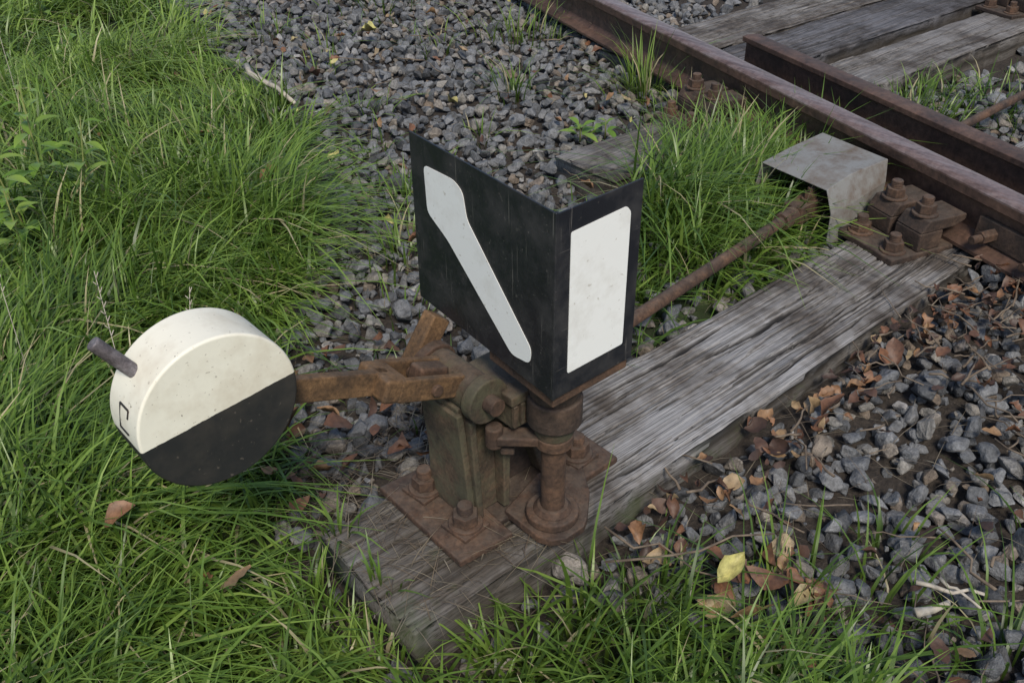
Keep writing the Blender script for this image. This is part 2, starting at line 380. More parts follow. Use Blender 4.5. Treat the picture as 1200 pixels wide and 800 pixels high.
# ---------------------------------------------------------------- rail chairs
def chair(b,full=True,off=0.,sh=0.):
    e=empty('rail_chair'); a=rail_a(b)+off
    def P(u,v,z):
        q=Vector((a,b,0))+nrm*u+d*v; return (q.x,q.y,z)
    def blk(nm,u0,u1,v0,v1,z0,z1,m=M_RUSTD,bv=.004):
        o=P(u0,v0,z0); return prism(nm,[(0,0),(u1-u0,0),(u1-u0,v1-v0),(0,v1-v0)],o,nrm,d,(0,0,1),z1-z0,m,e,bv)
    u0=-.245
    blk('base_plate',u0-.005,.26,-.095,.095,.076,.0935,M_RUSTD)
    for v0 in (-.09,.008):
        blk('clamp_block',u0+.075,-.10,v0,v0+.082,.0937,.140)
        q=P(u0+.075,v0,.1402)
        prism('clamp_jaw',[(0,0),(.105,0),(.135,.012),(.135,.028),(.02,.030)],q,nrm,(0,0,1),d,.082,M_RUSTD,e,.004)
    for v in (-.05,.05):
        bolt('clamp_bolt',P(u0+.115,v,.1705),e,s=1.2)
        bolt('plate_bolt',P(u0+.033,v*1.1,.0938),e,s=1.2)
        bolt('plate_bolt_far',P(.2,v,.0938),e)
    return e
chair(.105); chair(.93); chair(-.59); chair(2.73); chair(3.48); chair(-1.3)
chair(.85,off=1.93)
e=empty('rail_fishplate')
q=Vector((rail_a(-.12),-.12,0))
o=q-nrm*.03-d*.12
prism('fishplate_bar',[(0,0),(.022,0),(.018,.055),(.004,.055)],(o.x,o.y,.118),nrm,(0,0,1),d,.24,M_RUSTD,e,.003)
for v in (-.07,0.07):
    c=q+d*v
    cyl('fish_bolt',(c.x-.065,c.y+.02,.145),(c.x-.02,c.y+.006,.145),.016,M_RUST,e,seg=6)
    cyl('fish_bolt_end',(c.x-.09,c.y+.027,.145),(c.x-.06,c.y+.018,.145),.010,M_RUST,e)
# ---------------------------------------------------------------- rod
e=empty('switch_rod')
cyl('rod',(.02,.235,.13),(1.16,.345,.13),.0145,M_RUST,e)
cyl('rod_far',(1.28,.352,.125),(3.4,.36,.125),.013,M_RUST,e)
cyl('rod_sleeve',(1.07,.336,.13),(1.145,.343,.13),.022,M_RUST,e)
bar('clevis_side',(1.14,.325,.13),(1.30,.335,.13),.012,.045,M_RUST,e)
bar('clevis_side_b',(1.14,.362,.13),(1.30,.372,.13),.012,.045,M_RUST,e)
bar('clevis_block',(1.125,.343,.13),(1.165,.346,.13),.05,.046,M_RUST,e)
bolt('clevis_pin',(1.19,.340,.153),e,s=.85)
# ---------------------------------------------------------------- sheet cover
e=empty('metal_sheet_cover')
bm=bmesh.new()
P_=lambda *a:bm.verts.new(a)
t0=P_(1.205,.500,.192); t1=P_(1.170,.288,.199); t2=P_(1.408,.272,.214); t3=P_(1.455,.490,.207)
m0=P_(1.268,.286,.213); m1=P_(1.32,.500,.199)
bm.faces.new((t0,t1,m0,m1)); bm.faces.new((m1,m0,t2,t3))
g1=P_(1.272,.262,.150); g0=P_(1.178,.270,.140); g2=P_(1.392,.258,.165)
f0=P_(1.178,.268,.06); f1=P_(1.285,.252,.045); f2=P_(1.382,.255,.10)
bm.faces.new((t1,g0,g1,m0)); bm.faces.new((m0,g1,g2,t2)); bm.faces.new((g0,f0,f1,g1)); bm.faces.new((g1,f1,f2,g2))
k0=P_(1.19,.515,.06); k1=P_(1.46,.507,.06)
bm.faces.new((t0,m1,k1,k0)); bm.faces.new((m1,t3,k1))
c=bm_obj('folded_cover',bm,M_SHEET,e,0,smooth=False)
md=c.modifiers.new('s','SOLIDIFY'); md.thickness=.004; md.offset=0
md=c.modifiers.new('b','BEVEL'); md.width=.002; md.segments=2
# ---------------------------------------------------------------- SWITCH STAND
S=empty('switch_stand')
zt=.084
prism('bed_plate',[(-.172,.022),(-.07,.015),(-.055,.235),(-.168,.245)],(0,0,zt),(1,0,0),(0,1,0),(0,0,1),.014,M_RUST,S,.004)
prism('bed_plate_b',[(.075,.03),(.185,.03),(.185,.24),(.075,.24)],(0,0,zt),(1,0,0),(0,1,0),(0,0,1),.014,M_RUST,S,.004)
prism('bed_strap',[(-.072,.05),(.077,.05),(.077,.22),(-.062,.22)],(0,0,zt-.001),(1,0,0),(0,1,0),(0,0,1),.011,M_RUSTD,S,.003)
prism('column_plate',[(-.050,-.02),(-.040,-.040),(-.02,-.052),(.02,-.052),(.040,-.040),(.085,.0),(.125,.06),(.05,.09),(-.05,.06)],(0,0,zt+.003),(1,0,0),(0,1,0),(0,0,1),.015,M_RUST,S,.003)
for p in ((-.115,.185),(-.118,.075),(.131,.078),(.131,.191)):
    prism('square_washer',[(-.028,-.028),(.028,-.028),(.028,.028),(-.028,.028)],(p[0],p[1],zt+.0145),(1,.1,0),(-.1,1,0),(0,0,1),.007,M_RUST,S,.002)
    bolt('anchor_bolt',(p[0],p[1],zt+.022),S,s=1.1)
def rect(a0,a1,b0,b1,z,dz=0): return [(a0,b0,z),(a1,b0,z+dz),(a1,b1,z+dz),(a0,b1,z)]
loft('cast_leg',[rect(-.100,-.028,.085,.175,zt+.012),rect(-.098,-.028,.088,.172,.15),rect(-.104,-.028,.09,.165,.22),rect(-.113,-.02,.088,.165,.29),rect(-.116,-.015,.085,.165,.325)],M_CAST,S,.004)
loft('leg_flange',[rect(-.108,-.095,.075,.18,zt+.0145),rect(-.110,-.098,.08,.175,.2),rect(-.121,-.108,.08,.172,.315)],M_CAST,S,.003)
loft('cast_leg_b',[rect(.06,.115,.09,.17,zt+.012),rect(.03,.09,.09,.168,.2),rect(-.02,.05,.088,.165,.30),rect(-.02,.04,.085,.165,.33)],M_CAST,S,.004)
loft('leg_web',[rect(-.04,.07,.115,.14,zt+.012),rect(-.04,.02,.115,.14,.3)],M_RUSTD,S,.002)
prism('leg_rib',[(-.045,.0),(-.033,.0),(-.028,.2),(-.045,.2)],(0,.065,.1),(1,0,0),(0,0,1),(0,1,0),.024,M_CAST,S,.003)
prism('leg_rib_b',[(-.095,.0),(-.083,.0),(-.093,.2),(-.105,.2)],(0,.070,.1),(1,0,0),(0,0,1),(0,1,0),.02,M_CAST,S,.003)
box('bearing_housing',(-.055,.03,.285),(.045,.15,.345),M_CAST,S,.006)
box('housing_flange',(-.062,.024,.335),(.05,.06,.352),M_CAST,S,.003)
for i in range(5):
    box('serration',(-.058+i*.014,.0235,.296),(-.051+i*.014,.031,.334),M_CAST,S,.001)
cyl('pivot_hub',(-.085,.05,.345),(-.085,.215,.345),.031,M_CAST,S,bev=.004)
cyl('hub_collar',(-.085,.048,.345),(-.085,.07,.345),.037,M_CAST,S,bev=.003)
cyl('hub_collar_b',(-.085,.168,.345),(-.085,.19,.345),.037,M_RUST,S,bev=.003)
cyl('pivot_pin',(-.085,.028,.345),(-.085,.235,.345),.014,M_RUST,S)
bar('crank_arm',(-.125,.2,.322),(-.058,.2,.412),.030,.036,M_ARM,S,.004)
hub=Vector((-.085,.125,.352)); wd=Vector((-.460,.120,.505)); ld=(wd-hub).normalized()
lp=lambda t:hub+ld*t
bar('lever_arm',lp(.135),lp(.33),.017,.036,M_ARM,S,.003)
bar('fork_yoke',lp(.118),lp(.160),.072,.036,M_ARM,S,.006)
fk=Vector((0,.030,0))
bar('fork_cheek',lp(.015)-fk,lp(.135)-fk,.014,.036,M_ARM,S,.004)
bar('fork_cheek_b',lp(.015)+fk,lp(.135)+fk,.014,.036,M_ARM,S,.004)
bar('lever_lug',lp(.03),lp(.085),.03,.044,M_RUST,S,.006)
cyl('fork_pin',lp(.07)-Vector((0,.044,0)),lp(.07)+Vector((0,.044,0)),.009,M_RUST,S)
bm=bmesh.new(); bmesh.ops.create_cone(bm,cap_ends=True,segments=96,radius1=.100,radius2=.100,depth=.078)
bmesh.ops.transform(bm,matrix=Matrix.Rotation(math.pi/2,4,'X'),verts=bm.verts)
w=bm_obj('counterweight',bm,M_WEIGHT,S,.0035,seg=3); w.location=wd
cyl('handle_rod',(-.522,.124,.560),(-.562,.138,.620),.0085,M_STEEL,S,bev=.002)
def rimpt(ang,b,r=.1006): return Vector((wd.x+math.cos(ang)*r,b,wd.z+math.sin(ang)*r))
a0=math.radians(159);a1=math.radians(177)
am=(a0*2+a1)/3
for nm,(A0,b0),(A1,b1) in (('mark_a',(a0,.128),(a1,.128)),('mark_b',(a0,.128),(a0,.106)),('mark_c',(a1,.128),(a1,.106)),('mark_d',(a0,.106),(am,.106))):
    p,q_=rimpt(A0,b0),rimpt(A1,b1)
    nn=((p+q_)/2-Vector((wd.x,(b0+b1)/2,wd.z))).normalized()
    bar(nm,p,q_,.0022,.0014,M_MARK,S,0,up=nn)
cyl('column_foot',(0,0,zt+.018),(0,0,.118),.043,M_RUST,S,bev=.004)
cyl('column_foot_ring',(0,0,.1181),(0,0,.128),.032,M_RUST,S,r2=.024,bev=.002)
cyl('column_shaft',(0,0,.12),(0,0,.30),.0195,M_RUST,S)
cyl('column_neck',(0,0,.272),(0,0,.296),.029,M_CAST,S,r2=.034,bev=.003)
cyl('column_collar',(0,0,.2965),(0,0,.345),.042,M_RUSTD,S,bev=.004)
cyl('column_collar_top',(0,0,.3455),(0,0,.398),.037,M_RUSTD,S,r2=.046,bev=.003)
bar('yoke_arm',(0,0,.262),(-.068,.055,.268),.032,.016,M_RUST,S,.004)
bar('yoke_arm_b',(0,.01,.306),(-.01,.1,.306),.06,.022,M_RUST,S,.004)
cyl('yoke_ring',(0,0,.252),(0,0,.272),.030,M_RUST,S,bev=.003)
cyl('yoke_knob',(-.07,.057,.250),(-.07,.057,.288),.014,M_RUST,S,bev=.004)
bar('link_arm',(-.055,.045,.235),(-.01,.09,.235),.022,.012,M_RUSTD,S,.003)
bar('column_stay',(.0,.03,.24),(.03,.12,.24),.05,.015,M_RUSTD,S,.003)
# signal
ox,oy=-.0716,-.0702
zb,zh=.412,.276
LW=.325; RW=.150
el=Vector((.077,.997,0)).normalized(); nl=Vector((-el.y,el.x,0))
prism('signal_tray',[(0,0),(RW-.004,0),(RW-.004,.148),(.012,.148)],(ox+.002,oy+.002,.392),(1,0,0),(0,1,0),(0,0,1),.0195,M_RUST,S,.003)
def panel_prism(nm,pts,off,th,mat,left,bev=.0008):
    if left:
        o_=Vector((ox,oy,zb))+nl*off; return prism(nm,pts,o_,el,(0,0,1),nl,th,mat,S,bev)
    return prism(nm,pts,(ox,oy-off,zb),(1,0,0),(0,0,1),(0,-1,0),th,mat,S,bev)
panel_prism('signal_plate_left',[(0.0,0),(LW,0.006),(LW,zh),(0.0,zh)],0,.003,M_BLACK,True)
panel_prism('signal_plate_right',[(0.0005,0),(RW,0),(RW,zh-.001),(0.0005,zh-.001)],0,.003,M_BLACK,False)
box('corner_seam',(ox-.0036,oy-.0036,zb-.001),(ox+.001,oy+.001,zb+zh+.001),M_BLACK,S,.0015)
def rounded(pts,r=.012,n=5):
    out=[]
    m=len(pts)
    for i in range(m):
        p0,p1,p2=Vector(pts[i-1]),Vector(pts[i]),Vector(pts[(i+1)%m])
        rr=min(r,(p0-p1).length*.45,(p2-p1).length*.45)
        q0=p1+(p0-p1).normalized()*rr; q2=p1+(p2-p1).normalized()*rr
        for k in range(n+1):
            t=k/n; out.append(tuple((1-t)**2*q0+2*t*(1-t)*p1+t*t*q2))
    return out
arrow=[(.11,.14),(.34,.125),(.405,.16),(.43,.30),(.87,.79),(.86,.88),(.735,.905),(.275,.49),(.12,.40)]
arrow=[((1-s)*LW,(1-f)*zh) for s,f in arrow]
panel_prism('white_arrow_sheet',rounded(arrow,.010),.0032,.0008,M_WHITE,True,0)
rect_=[(.022,.033),(.022,.243),(.120,.246),(.128,.236),(.128,.033)]
panel_prism('white_rectangle_sheet',rounded(rect_,.004),.0032,.0008,M_WHITE,False,0)
q=Vector((ox,oy,0))+el*.14
bar('rear_brace',(q.x+.012,q.y,.408),(q.x+.012,q.y,.66),.016,.016,M_BLACK,S,.001,up=(0,1,0))
# ---------------------------------------------------------------- gravel
def stone_variant(k):
    bm=bmesh.new(); r=np.random.default_rng(100+k); n=r.integers(11,19)
    sc=np.array([1,r.uniform(.68,.95),r.uniform(.5,.85)])
    for _ in range(n):
        v=r.normal(size=3); v/=np.linalg.norm(v); v*=r.uniform(.85,1.05); bm.verts.new(v*sc)
    bmesh.ops.convex_hull(bm,input=bm.verts)
    for v in [v for v in bm.verts if not v.link_faces]: bm.verts.remove(v)
    bmesh.ops.dissolve_limit(bm,angle_limit=.28,verts=bm.verts,edges=bm.edges)
    bmesh.ops.bevel(bm,geom=list(bm.edges),offset=.07,segments=1,affect='EDGES',profile=.5)
    bmesh.ops.triangulate(bm,faces=bm.faces); bm.verts.ensure_lookup_table()
    V=np.array([v.co[:] for v in bm.verts]); F=np.array([[v.index for v in f.verts] for f in bm.faces]); bm.free(); return V,F
VAR=[stone_variant(k) for k in range(28)]
def rotm(n):
    q=rng.normal(size=(n,4)); q/=np.linalg.norm(q,axis=1)[:,None]; w,x,y,z=q.T
    return np.stack([1-2*(y*y+z*z),2*(x*y-z*w),2*(x*z+y*w),2*(x*y+z*w),1-2*(x*x+z*z),2*(y*z-x*w),2*(x*z-y*w),2*(y*z+x*w),1-2*(x*x+y*y)],-1).reshape(n,3,3)
def build_stones(name,px,py,pz,sz,rnd):
    Vs=[];Fs=[];As=[];off=0; idx=rng.integers(0,len(VAR),len(px)); R=rotm(len(px))
    for k,(v,f) in enumerate(VAR):
        s=np.where(idx==k)[0]
        if not len(s): continue
        P=np.einsum('nij,vj->nvi',R[s],v)*sz[s,None,None]; P[:,:,2]*=.85
        P+=np.stack([px[s],py[s],pz[s]],-1)[:,None,:]
        Vs.append(P.reshape(-1,3)); Fs.append((f[None]+(np.arange(len(s))*len(v))[:,None,None]+off).reshape(-1,3)); As.append(np.repeat(rnd[s],len(v))); off+=len(s)*len(v)
    return np_mesh(name,np.concatenate(Vs),np.concatenate(Fs),M_GRAVEL,{'rnd':np.concatenate(As)})
def layer(step,a0,a1,b0,b1,smin,smax,lift,keep):
    gx,gy=np.meshgrid(np.arange(a0,a1,step),np.arange(b0,b1,step),indexing='ij'); gx=gx.ravel();gy=gy.ravel()
    gx=gx+rng.uniform(-.5,.5,gx.size)*step; gy=gy+rng.uniform(-.5,.5,gx.size)*step
    k=rng.random(gx.size)<keep; gx,gy=gx[k],gy[k]
    sz=smin+(smax-smin)*rng.random(gx.size)**1.6
    jx=gx+rng.normal(0,.035,gx.size); jy=gy+rng.normal(0,.045,gx.size)
    g=pip(jx,jy,GP); g2=pip(jx,jy,GP2)
    k=~g & ~(g2&(rng.random(gx.size)<.6)) & ~in_sleeper(gx,gy,.014)
    gx,gy,sz=gx[k],gy[k],sz[k]
    z=gz(gx,gy)+sz*.25+lift+rng.uniform(-.006,.006,gx.size)
    return gx,gy,z,sz
L=[layer(.040,-.4,2.7,-1.1,4.4,.016,.028,0,.97),layer(.044,-.4,2.7,-1.1,4.4,.019,.034,.014,.80),
   layer(.072,-.2,2.7,-1.1,4.4,.023,.043,.026,.42),
   layer(.08,-.3,4.2,-3,-1.1,.03,.045,.01,.9),layer(.08,.3,4.4,4.4,7,.03,.045,.01,.9),layer(.065,2.7,4.0,-1.1,4.4,.025,.04,.01,.9),
   layer(.03,-.3,1.5,-.8,1.4,.006,.012,.015,.4)]
px,py,pz,sz=[np.concatenate(c) for c in zip(*L)]
n=140; ex=rng.uniform(-.25,.4,n); ey=rng.uniform(-.1,1.6,n); k=~in_sleeper(ex,ey,.02); ex,ey=ex[k],ey[k]; es=rng.uniform(.010,.02,len(ex))
px=np.concatenate([px,ex,[.243]]); py=np.concatenate([py,ey,[-.277]]); pz=np.concatenate([pz,gz(ex,ey)+.01,[.055]]); sz=np.concatenate([sz,es,[.042]])
rnd=np.clip(rng.random(len(px))*.95+rng.normal(0,.02,len(px)),0,.985); rnd[-1]=1.
build_stones('gravel',px,py,pz,sz,rnd)
# ---------------------------------------------------------------- grass
def blades(name,x,y,z,L,W,bend,az,mat,rnd,K=5,parent=None,flat=None):
    n=len(x); t=np.linspace(0,1,K)[None,:]
    dx,dy=np.cos(az)[:,None],np.sin(az)[:,None]
    L_=L[:,None]; B=bend[:,None]
    h=L_*B*(t**1.8); v=L_*(t-.55*np.minimum(B,1.3)*t**2.2)
    if flat is not None: v=v*(1-flat[:,None])
    sway=rng.normal(0,.06,(n,1))*L_*t**2
    cx=x[:,None]+dx*h-dy*sway; cy=y[:,None]+dy*h+dx*sway; cz=z[:,None]+v
    tw=rng.uniform(-.9,.9,(n,1)); wx=-np.sin(az[:,None]+tw*t); wy=np.cos(az[:,None]+tw*t)
    wd_=W[:,None]*.5*np.clip(1.0-t**2.2,0.04,1)*(.6+.4*np.minimum(t*4,1))
    A=np.stack([cx-wx*wd_,cy-wy*wd_,cz],-1); Bv=np.stack([cx+wx*wd_,cy+wy*wd_,cz+wd_*.25],-1)
    V=np.stack([A,Bv],2).reshape(-1,3)
    base=(np.arange(n)*K*2)[:,None]+(np.arange(K-1)*2)[None,:]
    F=np.stack([base,base+1,base+3,base+2],-1).reshape(-1,4)
    return np_mesh(name,V,F,mat,{'rnd':np.repeat(rnd,K*2),'tt':np.broadcast_to(np.repeat(t[0],2),(n,K*2)).ravel()},smooth=True,parent=parent)
GX=[];GY=[];GLs=[];GW=[];GB=[];GA=[]
def sow(a0,a1,b0,b1,n,Lm,Wm,per=9,spread=.020,P=GP,tall=0):
    nt=n//per; tx=rng.uniform(a0,a1,nt); ty=rng.uniform(b0,b1,nt)
    jx=tx+rng.normal(0,.025,nt); jy=ty+rng.normal(0,.025,nt)
    k=pip(jx,jy,P)&~in_sleeper(tx,ty,.035)
    tx,ty=tx[k],ty[k]; dens=fbm(tx*3.4,ty*3.4,2,61); k=rng.random(len(tx))<np.clip(.0+dens*1.6,0,1)
    tx,ty=tx[k],ty[k]; nt=len(tx)
    hl=.15+1.75*fbm(tx*2.6+3,ty*2.6,2,31)
    hl*=1-.5*np.exp(-((tx+.25)/.2)**2-((ty-.15)/.35)**2)
    faz=fbm(tx*1.3,ty*1.3,2,41)*9+rng.normal(0,.7,nt)
    x=np.repeat(tx,per)+rng.normal(0,spread,nt*per); y=np.repeat(ty,per)+rng.normal(0,spread,nt*per)
    az=np.repeat(faz,per)+rng.normal(0,.9,nt*per)
    L=Lm*np.repeat(hl,per)*rng.uniform(.35,1.6,nt*per); W=Wm*rng.uniform(.45,1.6,nt*per)
    B=np.clip(rng.gamma(2.6,.27,nt*per)+.12,.05,1.6)
    GX.append(x);GY.append(y);GLs.append(L);GW.append(W);GB.append(B);GA.append(az)
sow(-1.05,.32,-.55,1.6,39000,.160,.0060)
sow(-1.0,1.0,1.6,3.0,23000,.150,.0064)
sow(-1.0,1.5,3.0,5.4,19000,.15,.0082)
sow(-3,-1.05,-2,7,6000,.17,.02)
sow(-1.1,.3,-2.5,-.55,3500,.14,.014)
sow(.25,1.5,.24,.85,4200,.13,.0058,P=GP2)
sow(.85,1.47,.3,.8,3000,.18,.0062,P=GP2)
def tuft(a,b,n,Lm=.13,r=.05,W=.0056,on=False):
    n=int(n*.8); x=a+rng.normal(0,r,n);y=b+rng.normal(0,r,n)
    if not on: k=~in_sleeper(x,y,.0); x,y=x[k],y[k]; n=len(x)
    GX.append(x);GY.append(y);GLs.append(Lm*rng.uniform(.5,1.3,n));GW.append(W*rng.uniform(.6,1.3,n));GB.append(np.clip(rng.gamma(2.2,.25,n)+.1,.05,1.4));GA.append(np.arctan2(y-b,x-a)+rng.normal(0,.6,n))
for a,b,n,l,r in ((1.37,1.66,70,.18,.04),(1.67,1.32,120,.25,.05),(1.62,1.1,60,.18,.05),(1.98,1.17,60,.24,.04),(1.83,2.1,90,.2,.08),(2.15,.62,160,.14,.1),(2.35,.70,160,.15,.1),(1.98,.6,90,.14,.07),(2.5,.5,200,.15,.14),
  (.9,1.9,36,.12,.05),(1.0,2.35,26,.13,.05),(1.55,2.3,40,.14,.05),(1.1,2.9,40,.16,.06),(1.7,2.9,80,.17,.1),(.62,1.24,100,.16,.07),(.40,.98,70,.15,.06),(.25,.75,50,.12,.07),(1.2,2.6,26,.12,.05),(1.05,1.45,20,.11,.03),(.12,.45,40,.10,.07),(.5,1.05,36,.14,.04),(.75,1.6,26,.12,.04),
  (.18,-.33,50,.18,.05),(.27,-.42,40,.18,.05),(.06,-.17,60,.12,.04),(-.06,-.14,60,.11,.03),(-.2,-.14,80,.12,.04),(-.35,.0,90,.12,.035),(-.37,.15,90,.12,.04),(1.5,.56,150,.26,.05),(1.3,.62,170,.23,.07),(1.15,.6,110,.20,.06),(.55,.9,30,.12,.06),(.75,.75,50,.12,.06),(.42,-.36,20,.14,.03),(.33,-.6,60,.16,.06),(.6,-.55,16,.13,.03),(2.05,1.9,40,.15,.05)):
    tuft(a,b,n,l,r)
tuft(-.27,.21,22,.07,.018,on=True); tuft(-.28,.08,16,.07,.015,on=True); tuft(-.02,.22,20,.05,.03,on=True)
x,y,L_,W_,B_,A_=[np.concatenate(c) for c in (GX,GY,GLs,GW,GB,GA)]
z=gz(x,y)-.004; ons=in_sleeper(x,y,0); z=np.where(ons,.078,z)
rg=np.clip(.22+.5*fbm(x*3,y*3,2,91)-.12+.26*sstep(1.2,3.2,y)+rng.normal(0,.24,len(x)),0,.92); dry=rng.random(len(x))<.04; rg[dry]=1.
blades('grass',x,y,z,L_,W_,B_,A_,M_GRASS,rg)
n=1500; n3=n//3
sx=np.concatenate([rng.uniform(-.3,.06,n3),rng.uniform(-.5,1.2,2*n3)]); sy=np.concatenate([rng.uniform(-.03,.45,n3),rng.uniform(-.5,1.2,2*n3)])
ons=in_sleeper(sx,sy,0); k=~(ons&(sx>.02)); sx,sy,ons=sx[k],sy[k],ons[k]; n=len(sx)
hz=np.where(ons,.083,gz(sx,sy)+.03)
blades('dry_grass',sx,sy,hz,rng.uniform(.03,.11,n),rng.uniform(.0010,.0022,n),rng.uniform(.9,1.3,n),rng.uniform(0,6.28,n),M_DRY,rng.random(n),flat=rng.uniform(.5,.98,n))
# ---------------------------------------------------------------- leaves
def leaves(name,x,y,z,S_,rnd,tilt=.5):
    n=len(x); K=7; t=np.linspace(0,1,K); hw=.34*np.sin(np.pi*t**.85)**.75; hw[0]=.01;hw[-1]=.01
    loc=np.zeros((K,3,3)); 
    for j,sg in enumerate((-1,0,1)): loc[:,j,0]=t-.5; loc[:,j,1]=sg*hw
    P=np.broadcast_to(loc,(n,K,3,3)).copy()
    curl=rng.uniform(-.4,1.9,(n,1,1)); bendl=rng.uniform(-.7,1.2,(n,1,1))
    P[...,1]*=1+rng.normal(0,.12,(n,K,3))
    P[...,2]=curl*(P[...,1]**2)*2.2+bendl*(P[...,0]**2)*.9+rng.normal(0,.03,(n,K,3))
    P[...,1]*=rng.uniform(.5,1.1,(n,1,1)); P*=S_[:,None,None,None]
    az=rng.uniform(0,6.28,n); tx=rng.normal(0,tilt,n); ty=rng.normal(0,tilt,n)
    ca,sa=np.cos(az),np.sin(az); c1,s1=np.cos(tx),np.sin(tx); c2,s2=np.cos(ty),np.sin(ty)
    o_=np.ones(n); z_=np.zeros(n)
    Rz=np.stack([ca,-sa,z_,sa,ca,z_,z_,z_,o_],-1).reshape(n,3,3); Rx=np.stack([o_,z_,z_,z_,c1,-s1,z_,s1,c1],-1).reshape(n,3,3); Ry=np.stack([c2,z_,s2,z_,o_,z_,-s2,z_,c2],-1).reshape(n,3,3)
    P=np.einsum('nij,nkmj->nkmi',Rz@Rx@Ry,P)+np.stack([x,y,z],-1)[:,None,None,:]
    I=np.arange(n*K*3).reshape(n,K,3)
    F=np.stack([I[:,:-1,:-1],I[:,1:,:-1],I[:,1:,1:],I[:,:-1,1:]],-1).reshape(-1,4)
    return np_mesh(name,P.reshape(-1,3),F,M_LEAF,{'rnd':np.repeat(rnd,K*3)},smooth=True)
lx=[];ly=[];lz=[];ls=[];lr=[]
def ladd(x,y,z,s,r): lx.append(np.atleast_1d(x));ly.append(np.atleast_1d(y));lz.append(np.atleast_1d(z));ls.append(np.atleast_1d(s));lr.append(np.atleast_1d(r))
def lscat(n,a0,a1,b0,b1,s0,s1,r0,r1,h):
    x=rng.uniform(a0,a1,n);y=rng.uniform(b0,b1,n); k=~in_sleeper(x,y,.01); x,y=x[k],y[k]; n=len(x)
    ladd(x,y,gz(x,y)+h+rng.uniform(0,.012,n),rng.uniform(s0,s1,n),rng.uniform(r0,r1,n))
lscat(110,.1,1.2,-.15,-.03,.02,.050,0,.8,.045)
lscat(60,.15,1.3,-.6,-.1,.02,.045,0,.8,.06)
lscat(130,.85,1.45,-.42,-.03,.018,.042,0,.5,.055)
lscat(45,.3,1.6,.3,2.8,.025,.05,.2,1,.06)
lscat(100,.3,2.2,.8,3.6,.02,.05,0,.95,.06)
lscat(16,-.9,.5,-.4,2.6,.025,.045,.2,.75,.075)
lscat(16,.05,.24,-.42,-.18,.04,.065,.3,.85,.055)
lscat(50,-.3,.12,.24,.7,.02,.055,.1,.7,.05)
for a,b,z,s,r in ((.13,-.255,.085,.07,.95),(.09,-.33,.085,.07,.7),(.17,-.30,.075,.07,.4),(.52,1.45,.10,.055,.98),(.30,1.42,.12,.08,.7),(1.35,2.5,.07,.07,.97),(-.53,.42,.14,.055,.55),(-.45,.20,.12,.055,.7),(-.19,.50,.09,.08,.45),(-.12,.44,.09,.07,.4),(1.25,.50,.1,.06,.95),(.87,-.1,.07,.06,.35),(.62,-.12,.07,.06,.4)):
    ladd(a,b,z,s,r)
leaves('fallen_leaves',*[np.concatenate(c) for c in (lx,ly,lz,ls,lr)],tilt=.4)
# ---------------------------------------------------------------- twigs, sticks
def twig_mesh(name,items,mat):
    bm=bmesh.new()
    for p0,p1,r in items:
        p0=Vector(p0);p1=Vector(p1); pts=[p0+(p1-p0)*t+Vector((random.gauss(0,1),random.gauss(0,1),random.gauss(0,.5)))*(p1-p0).length*.04*(0<t<1) for t in (0,.25,.5,.75,1)]
        d_=(p1-p0).normalized(); s_=d_.cross(Vector((0,0,1))).normalized(); u_=s_.cross(d_)
        rings=[]
        for i,p in enumerate(pts):
            rr=r*(1-.4*i/4); rings.append([bm.verts.new(p+(s_*math.cos(k*math.pi/3)+u_*math.sin(k*math.pi/3))*rr*random.uniform(.8,1.2)) for k in range(6)])
        bm.faces.new(rings[0]); bm.faces.new(rings[-1][::-1])
        for a,b in zip(rings,rings[1:]):
            for k in range(6): bm.faces.new((a[k],a[(k+1)%6],b[(k+1)%6],b[k]))
    return bm_obj(name,bm,mat,None,0)
it=[]
for i in range(200):
    if i<110: x_,y_=random.uniform(.75,1.45),random.uniform(-.5,-.04)
    elif i<150: x_,y_=random.uniform(.1,1.2),random.uniform(-.6,-.05)
    else: x_,y_=random.uniform(.4,1.8),random.uniform(.9,3.0)
    an=random.uniform(0,6.28); l=random.uniform(.03,.14); z_=float(gz(np.array(x_),np.array(y_)))+.062
    it.append(((x_,y_,z_),(x_+math.cos(an)*l,y_+math.sin(an)*l,z_+random.uniform(-.01,.02)),random.uniform(.0012,.003)))
it.append(((.02,-.1,.06),(.25,-.25,.08),.0025)); it.append(((.06,-.06,.08),(.13,-.26,.07),.0025))
twig_mesh('twigs',it,M_TWIG)
twig_mesh('stick',[((.735,2.36,.10),(.70,1.98,.075),.012)],M_PALE)
twig_mesh('wood_chips',[((.28,-.48,.07),(.33,-.505,.075),.008),((.335,-.45,.07),(.39,-.53,.07),.004),((.37,-.47,.07),(.36,-.54,.07),.003)],M_PALE)
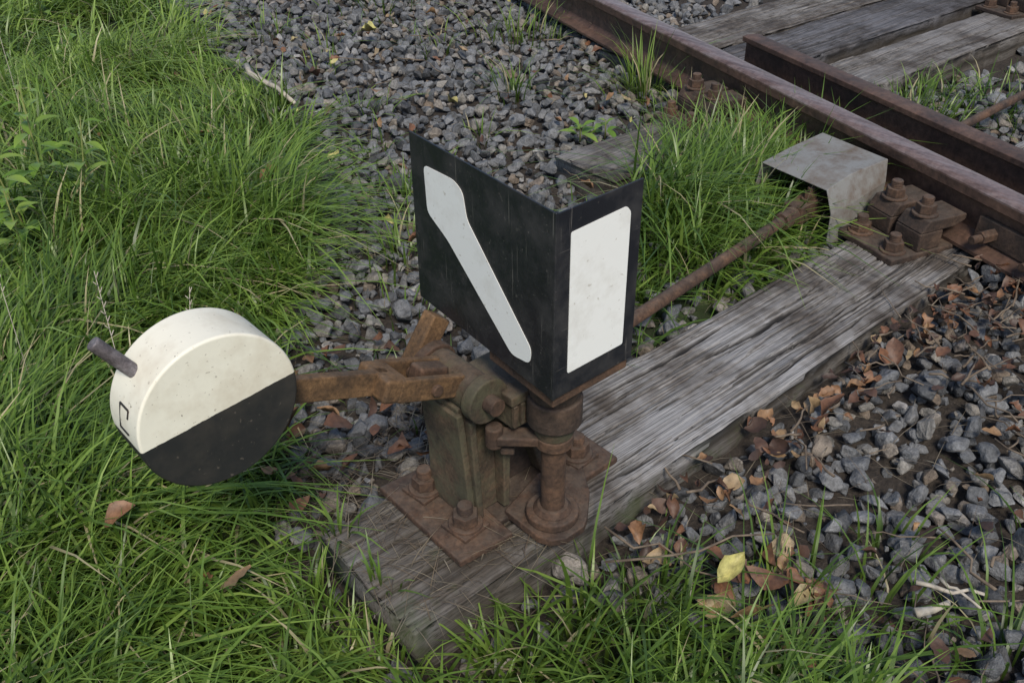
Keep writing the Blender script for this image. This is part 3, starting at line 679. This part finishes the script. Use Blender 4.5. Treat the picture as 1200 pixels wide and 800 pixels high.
# ---------------------------------------------------------------- weeds
def weed(base,h,nleaf,ls_,seed,lean=(0,0)):
    e=empty('weed_plant'); r=random.Random(seed); b=Vector(base)
    top=b+Vector((lean[0],lean[1],h)); cyl('stem',b,top,.003,M_STEM,e,r2=.0015,seg=8,bev=0)
    Vs=[];Fs=[];R=[];T=[]
    for i in range(nleaf):
        t=.25+.75*i/nleaf; p=b.lerp(top,t); an=i*2.4+r.uniform(-.3,.3); L=ls_*r.uniform(.6,1.2)*(1.15-.5*t)
        dirv=Vector((math.cos(an),math.sin(an),r.uniform(.0,.8))).normalized(); sd=dirv.cross(Vector((0,0,1))).normalized()
        K=7; o0=len(Vs); rr=r.uniform(.3,.92)
        for k in range(K):
            u=k/(K-1); w_=L*.2*math.sin(math.pi*max(.02,min(.98,u**.8))); c=p+dirv*(L*.15+L*u)+Vector((0,0,-L*.35*u*u))
            for sg in (-1,0,1): Vs.append(c+sd*w_*sg+Vector((0,0,abs(sg)*w_*.35))); R.append(rr); T.append(.6+.3*u)
        for k in range(K-1):
            for j in (0,1): q=o0+k*3+j; Fs.append((q,q+3,q+4,q+1))
    np_mesh('leaves',np.array([v[:] for v in Vs]),np.array(Fs),M_WEED,{'rnd':R,'tt':T},smooth=True,parent=e)
weed((-.19,1.72,0),.40,20,.09,1,(.02,.02)); weed((-.27,1.60,0),.33,16,.09,2,(-.05,0)); weed((-.33,1.48,0),.26,12,.085,3); weed((-.13,1.66,0),.32,14,.08,13,(.06,0))
weed((.33,2.95,0),.18,12,.08,4); weed((.25,2.7,0),.16,10,.07,5); weed((.45,3.6,0),.24,12,.09,8)
weed((1.22,1.17,0.04),.06,8,.07,6); weed((1.30,1.14,0.04),.06,7,.07,7)
e=empty('grass_seed_stalks')
for (x_,y_,h,lx_,ly_) in ((-.42,.62,.42,.02,.05),(-.35,.60,.36,.08,.02),(-.05,2.3,.5,.03,.1),(-.5,.95,.38,.02,.05)):
    cyl('stalk',(x_,y_,0),(x_+lx_,y_+ly_,h),.0009,M_PALE,e,r2=.0006,seg=6,bev=0)
    for k in range(9):
        t=.72+.28*k/9; cyl('seed',(x_+lx_*t,y_+ly_*t,h*t),(x_+lx_*t+.006*(-1)**k,y_+ly_*t,h*t+.010),.0014,M_PALE,e,r2=.0006,seg=5,bev=0)
# ---------------------------------------------------------------- light
world=bpy.data.worlds.new('World'); scene.world=world; world.use_nodes=True
wn=world.node_tree; bg=wn.nodes['Background']; sky=wn.nodes.new('ShaderNodeTexSky'); sky.sky_type='NISHITA'; sky.sun_disc=False
toSun=Vector((-.45,-.72,1.0)).normalized()
sky.sun_elevation=math.asin(toSun.z); sky.sun_rotation=math.atan2(toSun.x,toSun.y)
wn.links.new(sky.outputs[0],bg.inputs[0]); bg.inputs[1].default_value=.145
sl=bpy.data.lights.new('sun','SUN'); sl.energy=3.1; sl.angle=math.radians(14); sl.color=(1,.92,.80)
so=bpy.data.objects.new('sun',sl); so.rotation_euler=toSun.to_track_quat('Z','Y').to_euler(); so.location=toSun*10; COL.objects.link(so)
# ---------------------------------------------------------------- camera
th=math.radians(34.0); s_,c_=math.sin(th),math.cos(th)
Fh=Vector((.656,.755,0)).normalized(); R0=Vector((Fh.y,-Fh.x,0)); U0=Fh*s_+Vector((0,0,c_)); F0=Fh*c_-Vector((0,0,s_))
eps=.0101; R1=(R0-U0*eps).normalized(); U1=(U0+R0*eps).normalized()
cd=bpy.data.cameras.new('camera'); cd.sensor_width=36; cd.lens=34.0; cd.clip_end=2000; cd.clip_start=.02
co=bpy.data.objects.new('camera',cd); COL.objects.link(co)
M=Matrix((( R1.x,U1.x,-F0.x,-.788),(R1.y,U1.y,-F0.y,-.8125),(R1.z,U1.z,-F0.z,1.2),(0,0,0,1)))
co.matrix_world=M; scene.camera=co
scene.view_settings.view_transform='Standard'; scene.view_settings.look='None'; scene.view_settings.exposure=0
